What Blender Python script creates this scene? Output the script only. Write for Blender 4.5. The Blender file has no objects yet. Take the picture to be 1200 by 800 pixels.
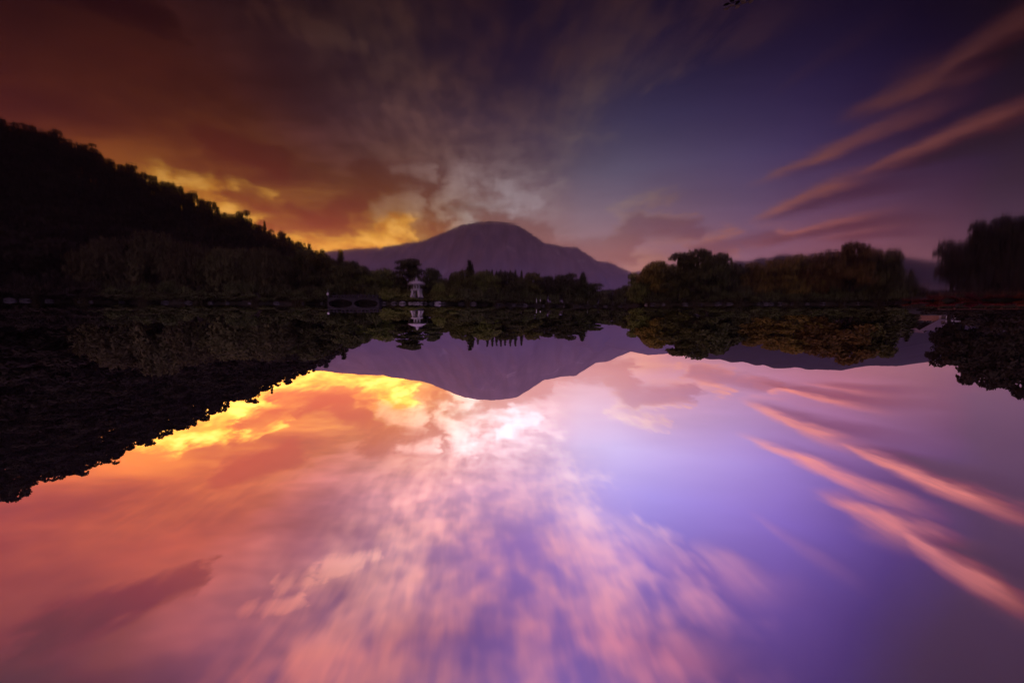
import bpy, math, random
import numpy as np
from mathutils import Matrix, Vector

# ------------------------------------------------------------------ camera
# The photograph is presented upside down: the sharp, bright half at the bottom
# is the real sky and shore, the dark soft half on top is the pond.  So the
# camera stands upright in the world model and is rolled by 180 degrees.
sc = bpy.context.scene
col = sc.collection
FOC = 466.7            # focal length in photograph pixels (14 mm on 36 mm, 1200 px)
HOR = 366.0            # horizon row in the photograph
CAMZ = 1.0
PITCH = math.atan((400.0 - HOR) / FOC)
cp, sp = math.cos(PITCH), math.sin(PITCH)
cam_d = bpy.data.cameras.new('camera')
cam_d.sensor_width = 36.0
cam_d.lens = 14.0
cam_d.clip_start = 0.05
cam_d.clip_end = 40000.0
cam = bpy.data.objects.new('camera', cam_d)
col.objects.link(cam)
cam.matrix_world = Matrix(((-1, 0, 0, 0), (0, sp, -cp, 0), (0, -cp, -sp, CAMZ), (0, 0, 0, 1)))
sc.camera = cam


def direction(x, y):
    """unit world direction seen at a photograph pixel"""
    v = Vector((-(x - 600.0), cp * FOC - sp * (y - 400.0), sp * FOC + cp * (y - 400.0)))
    return v.normalized()


def at(x, y, Y):
    """world point at depth Y along +Y seen at a photograph pixel"""
    d = direction(x, y)
    k = Y / d.y
    return Vector((d.x * k, Y, CAMZ + d.z * k))


# ------------------------------------------------------------------ render
sc.render.engine = 'CYCLES'
sc.view_settings.view_transform = 'Standard'
sc.view_settings.look = 'None'
sc.view_settings.exposure = 0.0
sc.view_settings.gamma = 1.0
sc.view_settings.use_curve_mapping = False
cy = sc.cycles
cy.use_denoising = True
try:
    cy.denoiser = 'OPENIMAGEDENOISE'
except Exception:
    pass
cy.max_bounces = 6
cy.diffuse_bounces = 3
cy.glossy_bounces = 3
cy.transmission_bounces = 3
cy.volume_bounces = 0
cy.transparent_max_bounces = 8
cy.caustics_reflective = False
cy.caustics_refractive = False


def lin(c):
    c = c / 255.0
    return c / 12.92 if c <= 0.04045 else ((c + 0.055) / 1.055) ** 2.4


def srgb(r, g, b):
    return (lin(r), lin(g), lin(b))


# ------------------------------------------------------------------ node helper
class G:
    """tiny expression builder over a node tree"""
    def __init__(self, nt):
        self.nt = nt

    def node(self, t, **kw):
        n = self.nt.nodes.new(t)
        for k, v in kw.items():
            setattr(n, k, v)
        return n

    def put(self, sock, v):
        if isinstance(v, bpy.types.NodeSocket):
            self.nt.links.new(v, sock)
        else:
            sock.default_value = v

    def m(self, op, a, b=None, c=None, clamp=False):
        n = self.node('ShaderNodeMath', operation=op, use_clamp=clamp)
        for i, v in enumerate((a, b, c)):
            if v is not None:
                self.put(n.inputs[i], v)
        return n.outputs[0]

    def v(self, op, a, b=None, c=None):
        n = self.node('ShaderNodeVectorMath', operation=op)
        for i, x in enumerate((a, b, c)):
            if x is not None:
                self.put(n.inputs[i], x)
        return n.outputs['Value'] if op in ('DOT_PRODUCT', 'LENGTH', 'DISTANCE') else n.outputs[0]

    def scale(self, a, s):
        n = self.node('ShaderNodeVectorMath', operation='SCALE')
        self.put(n.inputs[0], a)
        self.put(n.inputs[3], s)
        return n.outputs[0]

    def xyz(self, x, y, z=0.0):
        n = self.node('ShaderNodeCombineXYZ')
        for i, q in enumerate((x, y, z)):
            self.put(n.inputs[i], q)
        return n.outputs[0]

    def sep(self, a):
        n = self.node('ShaderNodeSeparateXYZ')
        self.put(n.inputs[0], a)
        return n.outputs

    def noise(self, vec, scale, detail=4.0, rough=0.55, dist=0.0, dim='3D'):
        n = self.node('ShaderNodeTexNoise', noise_dimensions=dim)
        self.put(n.inputs['Vector'], vec)
        n.inputs['Scale'].default_value = scale
        n.inputs['Detail'].default_value = detail
        n.inputs['Roughness'].default_value = rough
        n.inputs['Distortion'].default_value = dist
        return n.outputs[0]

    def smooth(self, x, a, b, lo=0.0, hi=1.0):
        n = self.node('ShaderNodeMapRange', interpolation_type='SMOOTHSTEP')
        self.put(n.inputs[0], x)
        for i, q in enumerate((a, b, lo, hi)):
            n.inputs[i + 1].default_value = q
        return n.outputs[0]

    def mixv(self, f, a, b):
        n = self.node('ShaderNodeMix', data_type='VECTOR')
        self.put(n.inputs[0], f)
        self.put(n.inputs[4], a)
        self.put(n.inputs[5], b)
        return n.outputs[1]

    def mixc(self, f, a, b):
        n = self.node('ShaderNodeMix', data_type='RGBA')
        self.put(n.inputs[0], f)
        for i, q in ((6, a), (7, b)):
            self.put(n.inputs[i], q if isinstance(q, bpy.types.NodeSocket) else (*q[:3], 1.0))
        return n.outputs[2]


# ------------------------------------------------------------------ sky
# dusk sky: smooth colour of the air and of the lit cloud over the sky dome,
# mixed by one streaky cloud layer lying on a plane overhead
SKY = [  # photograph pixel, colour of the air or shaded cloud, colour of the lit cloud, cloudiness
    (370, 440, (250, 150, 50), (255, 242, 112), .06), (430, 455, (244, 146, 66), (255, 240, 128), .03),
    (470, 450, (242, 150, 90), (255, 240, 142), .04), (512, 462, (232, 146, 110), (246, 190, 152), .00),
    (560, 488, (238, 176, 170), (255, 240, 240), .08), (605, 500, (236, 182, 190), (255, 238, 252), .08),
    (650, 452, (232, 172, 178), (246, 192, 200), -.05), (700, 468, (240, 204, 232), (244, 196, 204), -.40),
    (740, 442, (212, 150, 158), (246, 190, 180), -.04), (765, 462, (214, 160, 186), (242, 166, 150), -.22),
    (805, 442, (204, 150, 176), (238, 158, 158), -.12), (860, 450, (184, 134, 170), (240, 152, 146), -.25),
    (930, 450, (172, 116, 150), (226, 134, 132), -.25), (1010, 447, (178, 114, 140), (206, 120, 130), -.15),
    (1090, 490, (130, 95, 130), (150, 104, 128), -.40), (1170, 500, (96, 70, 96), (112, 78, 98), -.30),
    (215, 508, (226, 122, 42), (255, 218, 70), .05), (255, 488, (244, 150, 50), (255, 242, 110), .08),
    (300, 474, (240, 140, 58), (255, 246, 130), .04), (332, 456, (236, 124, 50), (255, 236, 100), .04),
    (205, 530, (214, 108, 46), (226, 124, 56), -.02), (262, 515, (216, 112, 58), (228, 128, 68), -.03), (322, 496, (216, 112, 62), (230, 126, 74), -.03),
    (200, 552, (206, 104, 52), (230, 116, 64), .00), (285, 545, (212, 108, 78), (226, 126, 90), .00),
    (365, 500, (214, 114, 74), (230, 132, 88), -.05), (385, 552, (196, 118, 118), (232, 146, 140), .00),
    (430, 492, (212, 122, 84), (228, 150, 112), -.03), (440, 522, (204, 132, 126), (220, 152, 146), -.03),
    (470, 562, (206, 142, 152), (254, 186, 180), .06), (540, 560, (200, 148, 172), (250, 194, 200), .07),
    (605, 560, (186, 148, 194), (242, 186, 206), .06), (690, 560, (198, 174, 226), (246, 216, 236), .00),
    (710, 510, (212, 198, 246), (250, 228, 248), -.35), (780, 545, (184, 164, 230), (246, 216, 234), -.35),
    (850, 500, (184, 158, 214), (236, 176, 180), -.45), (850, 560, (168, 140, 215), (224, 160, 186), -.40),
    (930, 570, (140, 114, 196), (226, 140, 146), -.45), (1000, 530, (130, 98, 156), (226, 140, 142), -.45),
    (1100, 530, (116, 84, 134), (222, 132, 134), -.45), (1185, 560, (74, 55, 92), (206, 120, 122), -.45),
    (20, 640, (148, 70, 56), (166, 80, 62), .00), (20, 600, (164, 78, 48), (176, 84, 52), .00), (120, 640, (152, 74, 72), (186, 86, 70), -.02),
    (250, 620, (176, 84, 72), (190, 94, 78), .00), (330, 645, (164, 98, 114), (204, 124, 126), .00),
    (345, 690, (148, 90, 112), (252, 162, 150), -.02), (425, 650, (162, 112, 146), (252, 182, 176), -.01),
    (600, 640, (144, 108, 176), (228, 158, 178), -.02), (680, 605, (164, 132, 200), (234, 178, 204), .00),
    (745, 620, (140, 120, 206), (234, 188, 216), -.02), (765, 665, (128, 106, 194), (228, 162, 190), -.03),
    (855, 655, (122, 94, 176), (226, 152, 184), -.10), (935, 650, (122, 96, 180), (170, 122, 180), -.30),
    (1005, 680, (84, 64, 134), (110, 80, 140), -.40), (1080, 640, (84, 62, 120), (240, 136, 130), -.45),
    (1190, 660, (56, 42, 80), (222, 126, 124), -.45),
    (60, 720, (104, 54, 58), (118, 62, 64), -.02), (15, 770, (80, 42, 46), (90, 48, 52), .00), (150, 705, (120, 64, 74), (140, 78, 84), -.02),
    (222, 745, (120, 72, 98), (166, 88, 96), -.02), (305, 762, (114, 76, 112), (220, 124, 122), -.04),
    (425, 762, (102, 76, 130), (224, 134, 134), -.03), (540, 745, (116, 84, 146), (228, 142, 152), -.03),
    (655, 735, (122, 92, 164), (228, 144, 162), -.04), (800, 765, (92, 68, 130), (198, 118, 146), -.06),
    (860, 735, (92, 72, 140), (144, 98, 152), -.12), (920, 750, (90, 64, 128), (106, 76, 134), -.20),
    (1080, 720, (60, 46, 92), (70, 52, 96), -.35), (1060, 790, (48, 38, 78), (56, 42, 80), -.35),
    (1190, 785, (30, 25, 46), (36, 28, 50), -.35),
]
SKY_FAR = [  # directions outside the photograph, continuing the dusk sky
    ((0, 0.0, 1), (122, 96, 152), (160, 118, 156), 0.), ((0.8, 0.1, 0.8), (120, 78, 98), (150, 100, 108), 0.),
    ((-0.8, 0.1, 0.8), (76, 60, 104), (94, 70, 108), -.3), ((0, -1, 0.3), (196, 162, 200), (212, 172, 200), -.1),
    ((0, -.7, 0.8), (150, 124, 176), (180, 138, 176), -.1),
    ((1, -.3, 0.25), (150, 98, 104), (176, 112, 110), 0.), ((-1, -.3, 0.25), (124, 96, 134), (138, 104, 136), -.2),
    ((0.5, 0.6, -0.6), (60, 44, 40), (60, 44, 40), 0.), ((-0.5, -0.6, -0.6), (40, 36, 44), (40, 36, 44), 0.),
]
world = bpy.data.worlds.new('World')
sc.world = world
world.use_nodes = True
world.cycles.sampling_method = 'MANUAL'
world.cycles.sample_map_resolution = 256
wt = world.node_tree
wt.nodes.clear()
g = G(wt)
tc = g.node('ShaderNodeTexCoord')
D = g.v('NORMALIZE', tc.outputs['Generated'])
KER = 95.0
AIR_GLOW = (.17, .10, .19)
HAZE = 1.5e-4          # density of the evening air (the haze box further down)
dx, dy, dz = g.sep(D)
azn = g.m('ARCTAN2', dx, dy)                       # azimuth about +Y
eln = g.m('ARCSINE', g.m('MINIMUM', g.m('MAXIMUM', dz, -1.0), 1.0))
_P = np.array([tuple(direction(x, y)) for x, y, *_ in SKY] + [tuple(Vector(d).normalized()) for d, *_ in SKY_FAR])
_K = np.array([KER] * len(SKY) + [14.0] * len(SKY_FAR))
_AMP = np.array([1.0] * len(SKY) + [0.02] * len(SKY_FAR))
_hot = np.array([1.0 if q[3][0] == 255 and q[3][2] < 180 else 0.0 for q in SKY] + [0.0] * len(SKY_FAR))[:, None]
_wht = np.array([1.0 if q[3][0] >= 245 and q[3][2] >= 180 and q[1] < 570 and q[0] < 640 else 0.0 for q in SKY] + [0.0] * len(SKY_FAR))[:, None]
_A = np.array([q[2] for q in SKY] + [q[1] for q in SKY_FAR], float) / 255 * (1 + _hot * np.array([[.06, -.06, -.1]]))
_B = np.array([q[3] for q in SKY] + [q[2] for q in SKY_FAR], float) / 255 * (1 + _hot * np.array([[.18, -.10, -.25]]) + _wht * np.array([[.16, .10, .09]]))
_C = np.array([q[4] for q in SKY] + [q[3] for q in SKY_FAR], float)[:, None]


def _weights(d):
    w = np.exp(_K * (_P @ d - 1)) * _AMP + 1e-12
    return w / w.sum()


# solve for node values so that the smooth field passes (nearly) through the listed colours
_PHI = np.array([_weights(d) for d in _P])
_TGT = np.concatenate([_A, _B, _C], 1)
_VAL = _TGT + np.linalg.solve(_PHI.T @ _PHI + 0.02 * np.eye(len(_P)), _PHI.T @ (_TGT - _PHI @ _TGT))


def sky_value(a, e):
    """smooth colours of the dusk sky at azimuth a, elevation e (degrees)"""
    a, e = math.radians(a), math.radians(e)
    d = np.array([math.sin(a) * math.cos(e), math.cos(a) * math.cos(e), math.sin(e)])
    v = _weights(d) @ _VAL
    c = np.maximum(v[:6], 0.02)
    c = np.where(c <= 0.04045, c / 12.92, ((c + 0.055) / 1.055) ** 2.4)
    return c[:3], c[3:], float(np.clip(v[6], -.5, .3))


ROWS = [0, 5.5, 9.5, 13.5, 18.5, 24, 31, 40, 80]
STOPS = [-178, -135, -95, -72] + [-60 + 5.0 * i for i in range(25)] + [72, 110, 178]
t_az = g.m('MULTIPLY_ADD', azn, 0.5 / math.pi, 0.5)
el_deg = g.m('MULTIPLY', eln, 180 / math.pi)


def ramp_row(e, which):
    n = g.node('ShaderNodeValToRGB')
    cr = n.color_ramp
    cr.interpolation = 'LINEAR'
    while len(cr.elements) < len(STOPS):
        cr.elements.new(0.5)
    for k, a in enumerate(STOPS):
        cr.elements[k].position = (a + 180) / 360
    for k, a in enumerate(STOPS):
        A, B, c = sky_value(a, e)
        cr.elements[k].color = (*(A if which == 0 else B), c + 0.5)
    g.put(n.inputs[0], t_az)
    return n.outputs[0], n.outputs[1]


CA = CB = bias = None
for k, e in enumerate(ROWS):
    a_, al = ramp_row(e, 0)
    b_, _ = ramp_row(e, 1)
    if CA is None:
        CA, CB, bias = a_, b_, al
    else:
        n = g.node('ShaderNodeMapRange')
        g.put(n.inputs[0], el_deg)
        n.inputs[1].default_value, n.inputs[2].default_value = ROWS[k - 1], e
        f = n.outputs[0]
        CA = g.mixv(f, CA, a_)
        CB = g.mixv(f, CB, b_)
        bias = g.m('ADD', g.m('MULTIPLY', bias, g.m('SUBTRACT', 1.0, f)), g.m('MULTIPLY', al, f))
bias = g.m('SUBTRACT', bias, 0.5)
hz = g.m('DIVIDE', 1.0, g.m('ADD', g.m('MAXIMUM', dz, 0.0), 0.05))
qx = g.m('MULTIPLY', dx, hz)
qy = g.m('MULTIPLY', dy, hz)


def q_of(x, y):
    d = direction(x, y)
    h = 1.0 / (max(d.z, 0) + 0.05)
    return d.x * h, d.y * h


warp = g.noise(g.xyz(qx, g.m('MULTIPLY', qy, 0.5), 3.1), 1.3, 1.0, dim='2D')
wx = g.m('MULTIPLY_ADD', warp, 0.35, qx)
qx2 = g.m('MULTIPLY_ADD', qy, -0.06, g.m('MULTIPLY_ADD', warp, 0.12, qx))
n_big = g.noise(g.xyz(g.m('MULTIPLY', wx, 1.4), g.m('MULTIPLY', qy, 0.75), 0.0), 1.0, 2.0, 0.5, dim='2D')
n_str = g.noise(g.xyz(g.m('MULTIPLY', qx2, 6.8), g.m('MULTIPLY', qy, 4.6), 5.0), 1.0, 2.0, 0.55, dim='2D')
n_fine = g.noise(g.xyz(g.m('MULTIPLY', qx2, 22.0), g.m('MULTIPLY', qy, 5.0), 9.0), 1.0, 2.0, 0.5, dim='2D')
# close to the horizon the layer is seen edge on: clouds in flat bands there
n_band = g.noise(g.xyz(g.m('MULTIPLY', dx, 5.0), g.m('MULTIPLY', dy, 2.0), g.m('MULTIPLY', dz, 17.0)), 1.0, 3.0, 0.6)
high = g.smooth(dz, 0.16, 0.30)
n_mid = g.m('ADD', g.m('MULTIPLY', n_str, 0.44), g.m('ADD', g.m('MULTIPLY', n_big, 0.42), g.m('MULTIPLY', n_fine, 0.14)))
# the heavy bank on the sunset side is smooth, the middle of the sky is drawn into streaks
soft = g.noise(g.xyz(g.m('MULTIPLY', wx, 0.9), g.m('MULTIPLY', qy, 1.5), 21.0), 1.0, 4.0, 0.6, dim='2D')
n_mid = g.m('ADD', g.m('MULTIPLY', n_mid, g.smooth(wx, 1.25, 0.75, 0.0, 1.0)), g.m('MULTIPLY', soft, g.smooth(wx, 0.75, 1.25)))
nn = g.m('ADD', g.m('MULTIPLY', n_mid, high), g.m('MULTIPLY', n_band, g.m('SUBTRACT', 1.0, high)))
mask = g.smooth(g.m('ADD', nn, bias), 0.32, 0.70)
# long wind-drawn streak clouds on the clear side: (pixel start, pixel end, half width, strength, shade)
STREAKS = [
    ((866, 468), (1010, 528), .13, .80, .26, 1.0), ((970, 510), (1240, 622), .13, .90, .24, 1.0),
    ((868, 508), (1090, 604), .11, .78, .18, .5), ((962, 574), (1100, 648), .17, .85, .08, .3),
    ((1020, 602), (1250, 742), .115, 1.0, .20, .8), ((884, 447), (1032, 484), .12, .80, .42, 1.0),
    ((722, 478), (778, 504), .12, .6, .10, .2), ((940, 448), (1055, 467), .14, .4, .35, .8),
    ((700, 590), (830, 690), .09, .4, .05, .1), ((818, 632), (915, 715), .12, .55, .05, .1), ((765, 725), (835, 810), .14, .55, .05, .1),
    ((880, 600), (1010, 690), .05, .25, .05, .1),
]


def vsmooth(x, a, b):
    """smoothstep of three values at once; a, b are triples"""
    k = tuple(1.0 / (q - p) for p, q in zip(a, b))
    y = g.v('MULTIPLY_ADD', x, k, tuple(-p * w for p, w in zip(a, k)))
    y = g.v('MINIMUM', g.v('MAXIMUM', y, (0, 0, 0)), (1, 1, 1))
    return g.v('MULTIPLY', g.v('MULTIPLY', y, y), g.v('MULTIPLY_ADD', y, (-2, -2, -2), (3, 3, 3)))


def threes(seq):
    seq = list(seq)
    while len(seq) % 3:
        seq.append(seq[-1])
    return [seq[k:k + 3] for k in range(0, len(seq), 3)]


def vmax(v):
    x, y, z = g.sep(v)
    return g.m('MAXIMUM', g.m('MAXIMUM', x, y), z)


lit = shade = None
wob = g.m('ADD', g.m('MULTIPLY_ADD', n_str, 0.9, -0.45), g.m('MULTIPLY_ADD', n_big, 1.2, -0.6))
qx3, qy3, wob3 = g.xyz(qx, qx, qx), g.xyz(qy, qy, qy), g.xyz(wob, wob, wob)
for grp in threes(STREAKS):
    P = []
    for (p0, p1, hw, amp, sw, sh) in grp:
        a0, b0 = q_of(*p0)
        a1, b1 = q_of(*p1)
        L = math.hypot(a1 - a0, b1 - b0)
        ux, uy = (a1 - a0) / L, (b1 - b0) / L
        vx, vy = (-uy, ux) if uy < 0 else (uy, -ux)      # across axis towards the sunset side
        P.append((ux, uy, -(a0 * ux + b0 * uy), vx, vy, -(a0 * vx + b0 * vy), L, hw, amp, sw, sh * .75))
    ux, uy, c0, vx, vy, c1, L, hw, amp, sw, sh = zip(*P)
    t = g.v('MULTIPLY_ADD', qx3, ux, g.v('MULTIPLY_ADD', qy3, uy, c0))
    s = g.v('MULTIPLY_ADD', qx3, vx, g.v('MULTIPLY_ADD', qy3, vy, c1))
    s = g.v('MULTIPLY_ADD', wob3, hw, s)                 # ragged along its length
    # drawn out thin at the start
    s = g.v('MULTIPLY', s, g.v('MULTIPLY_ADD', vsmooth(t, (0, 0, 0), tuple(.8 * q for q in L)), (-.9,) * 3, (1.7,) * 3))
    win = g.v('MULTIPLY', vsmooth(t, tuple(-.1 * q for q in L), tuple(.35 * q for q in L)), vsmooth(t, tuple(1.15 * q for q in L), tuple(.6 * q for q in L)))
    e = g.v('MULTIPLY', vsmooth(s, tuple(1.15 * q for q in hw), tuple(.1 * q for q in hw)), vsmooth(s, tuple(-1.5 * q for q in hw), tuple(.1 * q for q in hw)))
    l_ = vmax(g.v('MULTIPLY', g.v('MULTIPLY', e, win), amp))
    e2 = g.v('MULTIPLY', vsmooth(s, tuple(.7 * q for q in hw), tuple(-.6 * q for q in hw)),
             vsmooth(s, tuple(-q - w * 1.5 for q, w in zip(hw, sw)), tuple(-.6 * q - w * .3 for q, w in zip(hw, sw))))
    s_ = vmax(g.v('MULTIPLY', g.v('MULTIPLY', e2, win), sh))
    lit = g.m('MAXIMUM', l_, lit) if lit else l_
    shade = g.m('MAXIMUM', s_, shade) if shade else s_
tex = g.m('ADD', g.m('MULTIPLY_ADD', n_str, 0.8, 0.25), g.m('MULTIPLY', n_fine, 0.7))
lit = g.m('MULTIPLY', lit, tex, clamp=True)
# cloud lumps low over the mountain, in azimuth and elevation: (pixel start, pixel end, half width deg, kind)
LUMPS = [((185, 515), (255, 490), 1.5, 'hot'), ((255, 488), (330, 460), 2.0, 'hot'), ((330, 456), (395, 438), 1.8, 'hot'), ((395, 440), (472, 446), 1.7, 'hot'),
         ((240, 506), (322, 488), 1.0, 'hot'), ((455, 462), (478, 470), 1.0, 'hot'),
         ((448, 478), (490, 494), 1.1, 'bright'), ((518, 486), (546, 520), 1.5, 'bright'), ((590, 507), (628, 492), 1.1, 'bright'), ((474, 522), (505, 521), .8, 'bright'),
         ((436, 520), (500, 512), 2.0, 'dark'), ((500, 512), (522, 464), 2.0, 'dark'), ((292, 494), (345, 476), 1.0, 'dark'), ((330, 466), (410, 464), 1.3, 'dark'),
         ((400, 474), (444, 494), 1.8, 'dark'), ((712, 434), (742, 462), 1.6, 'dark'), ((742, 462), (800, 464), .9, 'dark'), ((815, 438), (895, 452), 1.1, 'dark'),
         ((640, 450), (570, 474), 1.3, 'dark'), ((655, 438), (730, 436), 1.2, 'dark'), ((60, 735), (220, 680), 1.7, 'dark'), ((270, 556), (340, 530), 1.6, 'dark'),
         ((716, 444), (734, 482), 1.1, 'lit'), ((734, 474), (795, 470), .8, 'lit'), ((722, 484), (775, 502), .9, 'lit'), ((812, 446), (850, 462), .9, 'lit'),
         ((800, 429), (850, 434), .6, 'lit'), ((872, 444), (915, 460), .7, 'lit'), ((0, 706), (205, 606), 2.4, 'lit'), ((230, 590), (350, 548), 1.8, 'lit'),
         ((325, 690), (365, 676), .9, 'lit'), ((295, 712), (345, 706), .9, 'lit'), ((380, 664), (440, 648), .9, 'lit')]
wa = g.noise(g.v('MULTIPLY', D, (13.0, 13.0, 30.0)), 1.0, 5.0, 0.6)
wb = n_band
fa = g.m('ADD', g.m('MULTIPLY', azn, 180 / math.pi), g.m('MULTIPLY_ADD', wa, 9.0, -4.5))
fe = g.m('ADD', el_deg, g.m('MULTIPLY_ADD', wb, 4.0, -2.0))
lump = {}
ragged = g.m('MULTIPLY_ADD', g.m('ADD', g.m('MULTIPLY', wa, 0.7), g.m('MULTIPLY', n_str, 0.3)), 2.6, -1.3)   # tears the edges
fa3, fe3 = g.xyz(fa, fa, fa), g.xyz(fe, fe, fe)
for kind in ('hot', 'bright', 'dark', 'lit'):
    acc = None
    for grp in threes(q for q in LUMPS if q[3] == kind):
        P = []
        for p0, p1, hw, _ in grp:
            d0, d1 = direction(*p0), direction(*p1)
            a0, e0 = math.degrees(math.atan2(d0.x, d0.y)), math.degrees(math.asin(d0.z))
            a1, e1 = math.degrees(math.atan2(d1.x, d1.y)), math.degrees(math.asin(d1.z))
            L = math.hypot(a1 - a0, e1 - e0)
            ux, uy = (a1 - a0) / L, (e1 - e0) / L
            P.append((ux, uy, -(a0 * ux + e0 * uy), -uy, ux, a0 * uy - e0 * ux, L, -1.0 / (hw * hw * 4.5)))
        ux, uy, c0, vx, vy, c1, L, k = zip(*P)
        t = g.v('MULTIPLY_ADD', fa3, ux, g.v('MULTIPLY_ADD', fe3, uy, c0))
        s = g.v('MULTIPLY_ADD', fa3, vx, g.v('MULTIPLY_ADD', fe3, vy, c1))
        tt = g.v('SUBTRACT', t, g.v('MINIMUM', g.v('MAXIMUM', t, (0, 0, 0)), L))
        dd = g.v('MULTIPLY_ADD', tt, tt, g.v('MULTIPLY', s, s))
        w = g.v('MAXIMUM', g.v('MULTIPLY_ADD', dd, k, (1, 1, 1)), (0, 0, 0))
        w = g.v('MULTIPLY', w, w)
        acc = g.v('MAXIMUM', w, acc) if acc else w
    w = vmax(acc)
    if kind == 'lit':        # wind-drawn: streaky edges
        rg_, lo, hi = g.m('ADD', g.m('MULTIPLY', ragged, 0.35), g.m('MULTIPLY_ADD', g.m('ADD', n_str, n_fine), 1.7, -1.7)), 0.0, 1.5
    else:
        rg_, lo, hi = g.m('ADD', g.m('MULTIPLY', ragged, 0.6), g.m('MULTIPLY_ADD', n_fine, 0.5, -0.25)), 0.12, 0.98
    if kind == 'bright':
        lo, hi = 0.05, 1.5
    lump[kind] = g.m('MULTIPLY', g.smooth(g.m('ADD', w, rg_), lo, hi), g.smooth(w, 0.0, 0.45))
mask = g.m('MAXIMUM', mask, lit)
mask = g.m('MAXIMUM', mask, g.m('MULTIPLY', lump['lit'], 0.85))
skyc = g.mixv(mask, CA, CB)
# billows of the heavy bank
billow = g.m('MULTIPLY', g.m('SUBTRACT', soft, 0.5), g.smooth(qx, -0.4, 0.9, 0.25, 1.1))
skyc = g.scale(skyc, g.m('MULTIPLY_ADD', billow, 1.1, 1.03))
skyc = g.mixv(g.m('MULTIPLY', lump['hot'], 0.9), skyc, g.mixv(g.smooth(wa, 0.36, 0.62), (1.5, 0.50, 0.05), (2.6, 1.25, 0.30)))
skyc = g.mixv(g.m('MULTIPLY', lump['dark'], 0.85), skyc, g.v('MULTIPLY', CA, (0.82, 0.68, 0.68)))
skyc = g.mixv(g.m('MULTIPLY', lump['bright'], 0.85), skyc, g.v('MULTIPLY_ADD', CB, (1.1, 1.1, 1.1), (0.16, 0.18, 0.20)))
skyc = g.mixv(g.m('MULTIPLY', shade, g.m('SUBTRACT', 1.0, lit)), skyc, g.v('MULTIPLY', skyc, (0.62, 0.46, 0.45)))
# the colours above are as seen from the pond: the air in between takes a share of them and adds its own glow
path = g.m('MINIMUM', g.m('DIVIDE', 1150.0, g.m('MAXIMUM', dz, 0.02)), 8000.0)
T_air = g.m('EXPONENT', g.m('MULTIPLY', path, -HAZE))
own = g.scale(AIR_GLOW, g.m('SUBTRACT', 1.0, T_air))
skyc = g.v('MAXIMUM', g.v('SUBTRACT', skyc, own), g.scale(skyc, 0.35))
skyc = g.scale(skyc, g.m('DIVIDE', 1.0, T_air))
bg = g.node('ShaderNodeBackground')
g.put(bg.inputs[0], skyc)
bg.inputs[1].default_value = 1.0
wo = g.node('ShaderNodeOutputWorld')
wt.links.new(bg.outputs[0], wo.inputs[0])

# ------------------------------------------------------------------ sun (just behind the hills on the glowing side)
sun_d = bpy.data.lights.new('sun', 'SUN')
sun_d.energy = 0.4
sun_d.angle = math.radians(10)
sun_d.color = (1.0, 0.55, 0.25)
sun = bpy.data.objects.new('sun', sun_d)
col.objects.link(sun)
sd = direction(290, 408)
sun.rotation_euler = sd.to_track_quat('Z', 'Y').to_euler()


# ------------------------------------------------------------------ materials
def material(name, base, base2=None, scale=3.0, rough=0.85, rnd=0.0, bump=0.0, spec=0.3, coord='Object', translucent=0.0):
    m = bpy.data.materials.new(name)
    m.use_nodes = True
    nt = m.node_tree
    e = G(nt)
    b = nt.nodes['Principled BSDF']
    b.inputs['Roughness'].default_value = rough
    b.inputs['Specular IOR Level'].default_value = spec
    t = e.node('ShaderNodeTexCoord')
    n = e.noise(t.outputs[coord], scale, 5.0, 0.6)
    c = e.mixc(e.smooth(n, 0.3, 0.7), base, base2 or tuple(x * 0.6 for x in base))
    if rnd:
        oi = e.node('ShaderNodeObjectInfo')
        hsv = e.node('ShaderNodeHueSaturation')
        e.put(hsv.inputs['Color'], c)
        e.put(hsv.inputs['Value'], e.m('MULTIPLY_ADD', oi.outputs['Random'], 2 * rnd, 1.0 - rnd))
        e.put(hsv.inputs['Hue'], e.m('MULTIPLY_ADD', oi.outputs['Random'], 0.04, 0.48))
        c = hsv.outputs[0]
    e.put(b.inputs['Base Color'], c)
    if bump:
        bn = e.node('ShaderNodeBump')
        bn.inputs['Strength'].default_value = bump
        e.put(bn.inputs['Height'], n)
        nt.links.new(bn.outputs[0], b.inputs['Normal'])
    if translucent:
        tr = e.node('ShaderNodeBsdfTranslucent')
        e.put(tr.inputs[0], c)
        mx = e.node('ShaderNodeMixShader')
        mx.inputs[0].default_value = translucent
        nt.links.new(b.outputs[0], mx.inputs[1])
        nt.links.new(tr.outputs[0], mx.inputs[2])
        nt.links.new(mx.outputs[0], nt.nodes['Material Output'].inputs[0])
    return m


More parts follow.
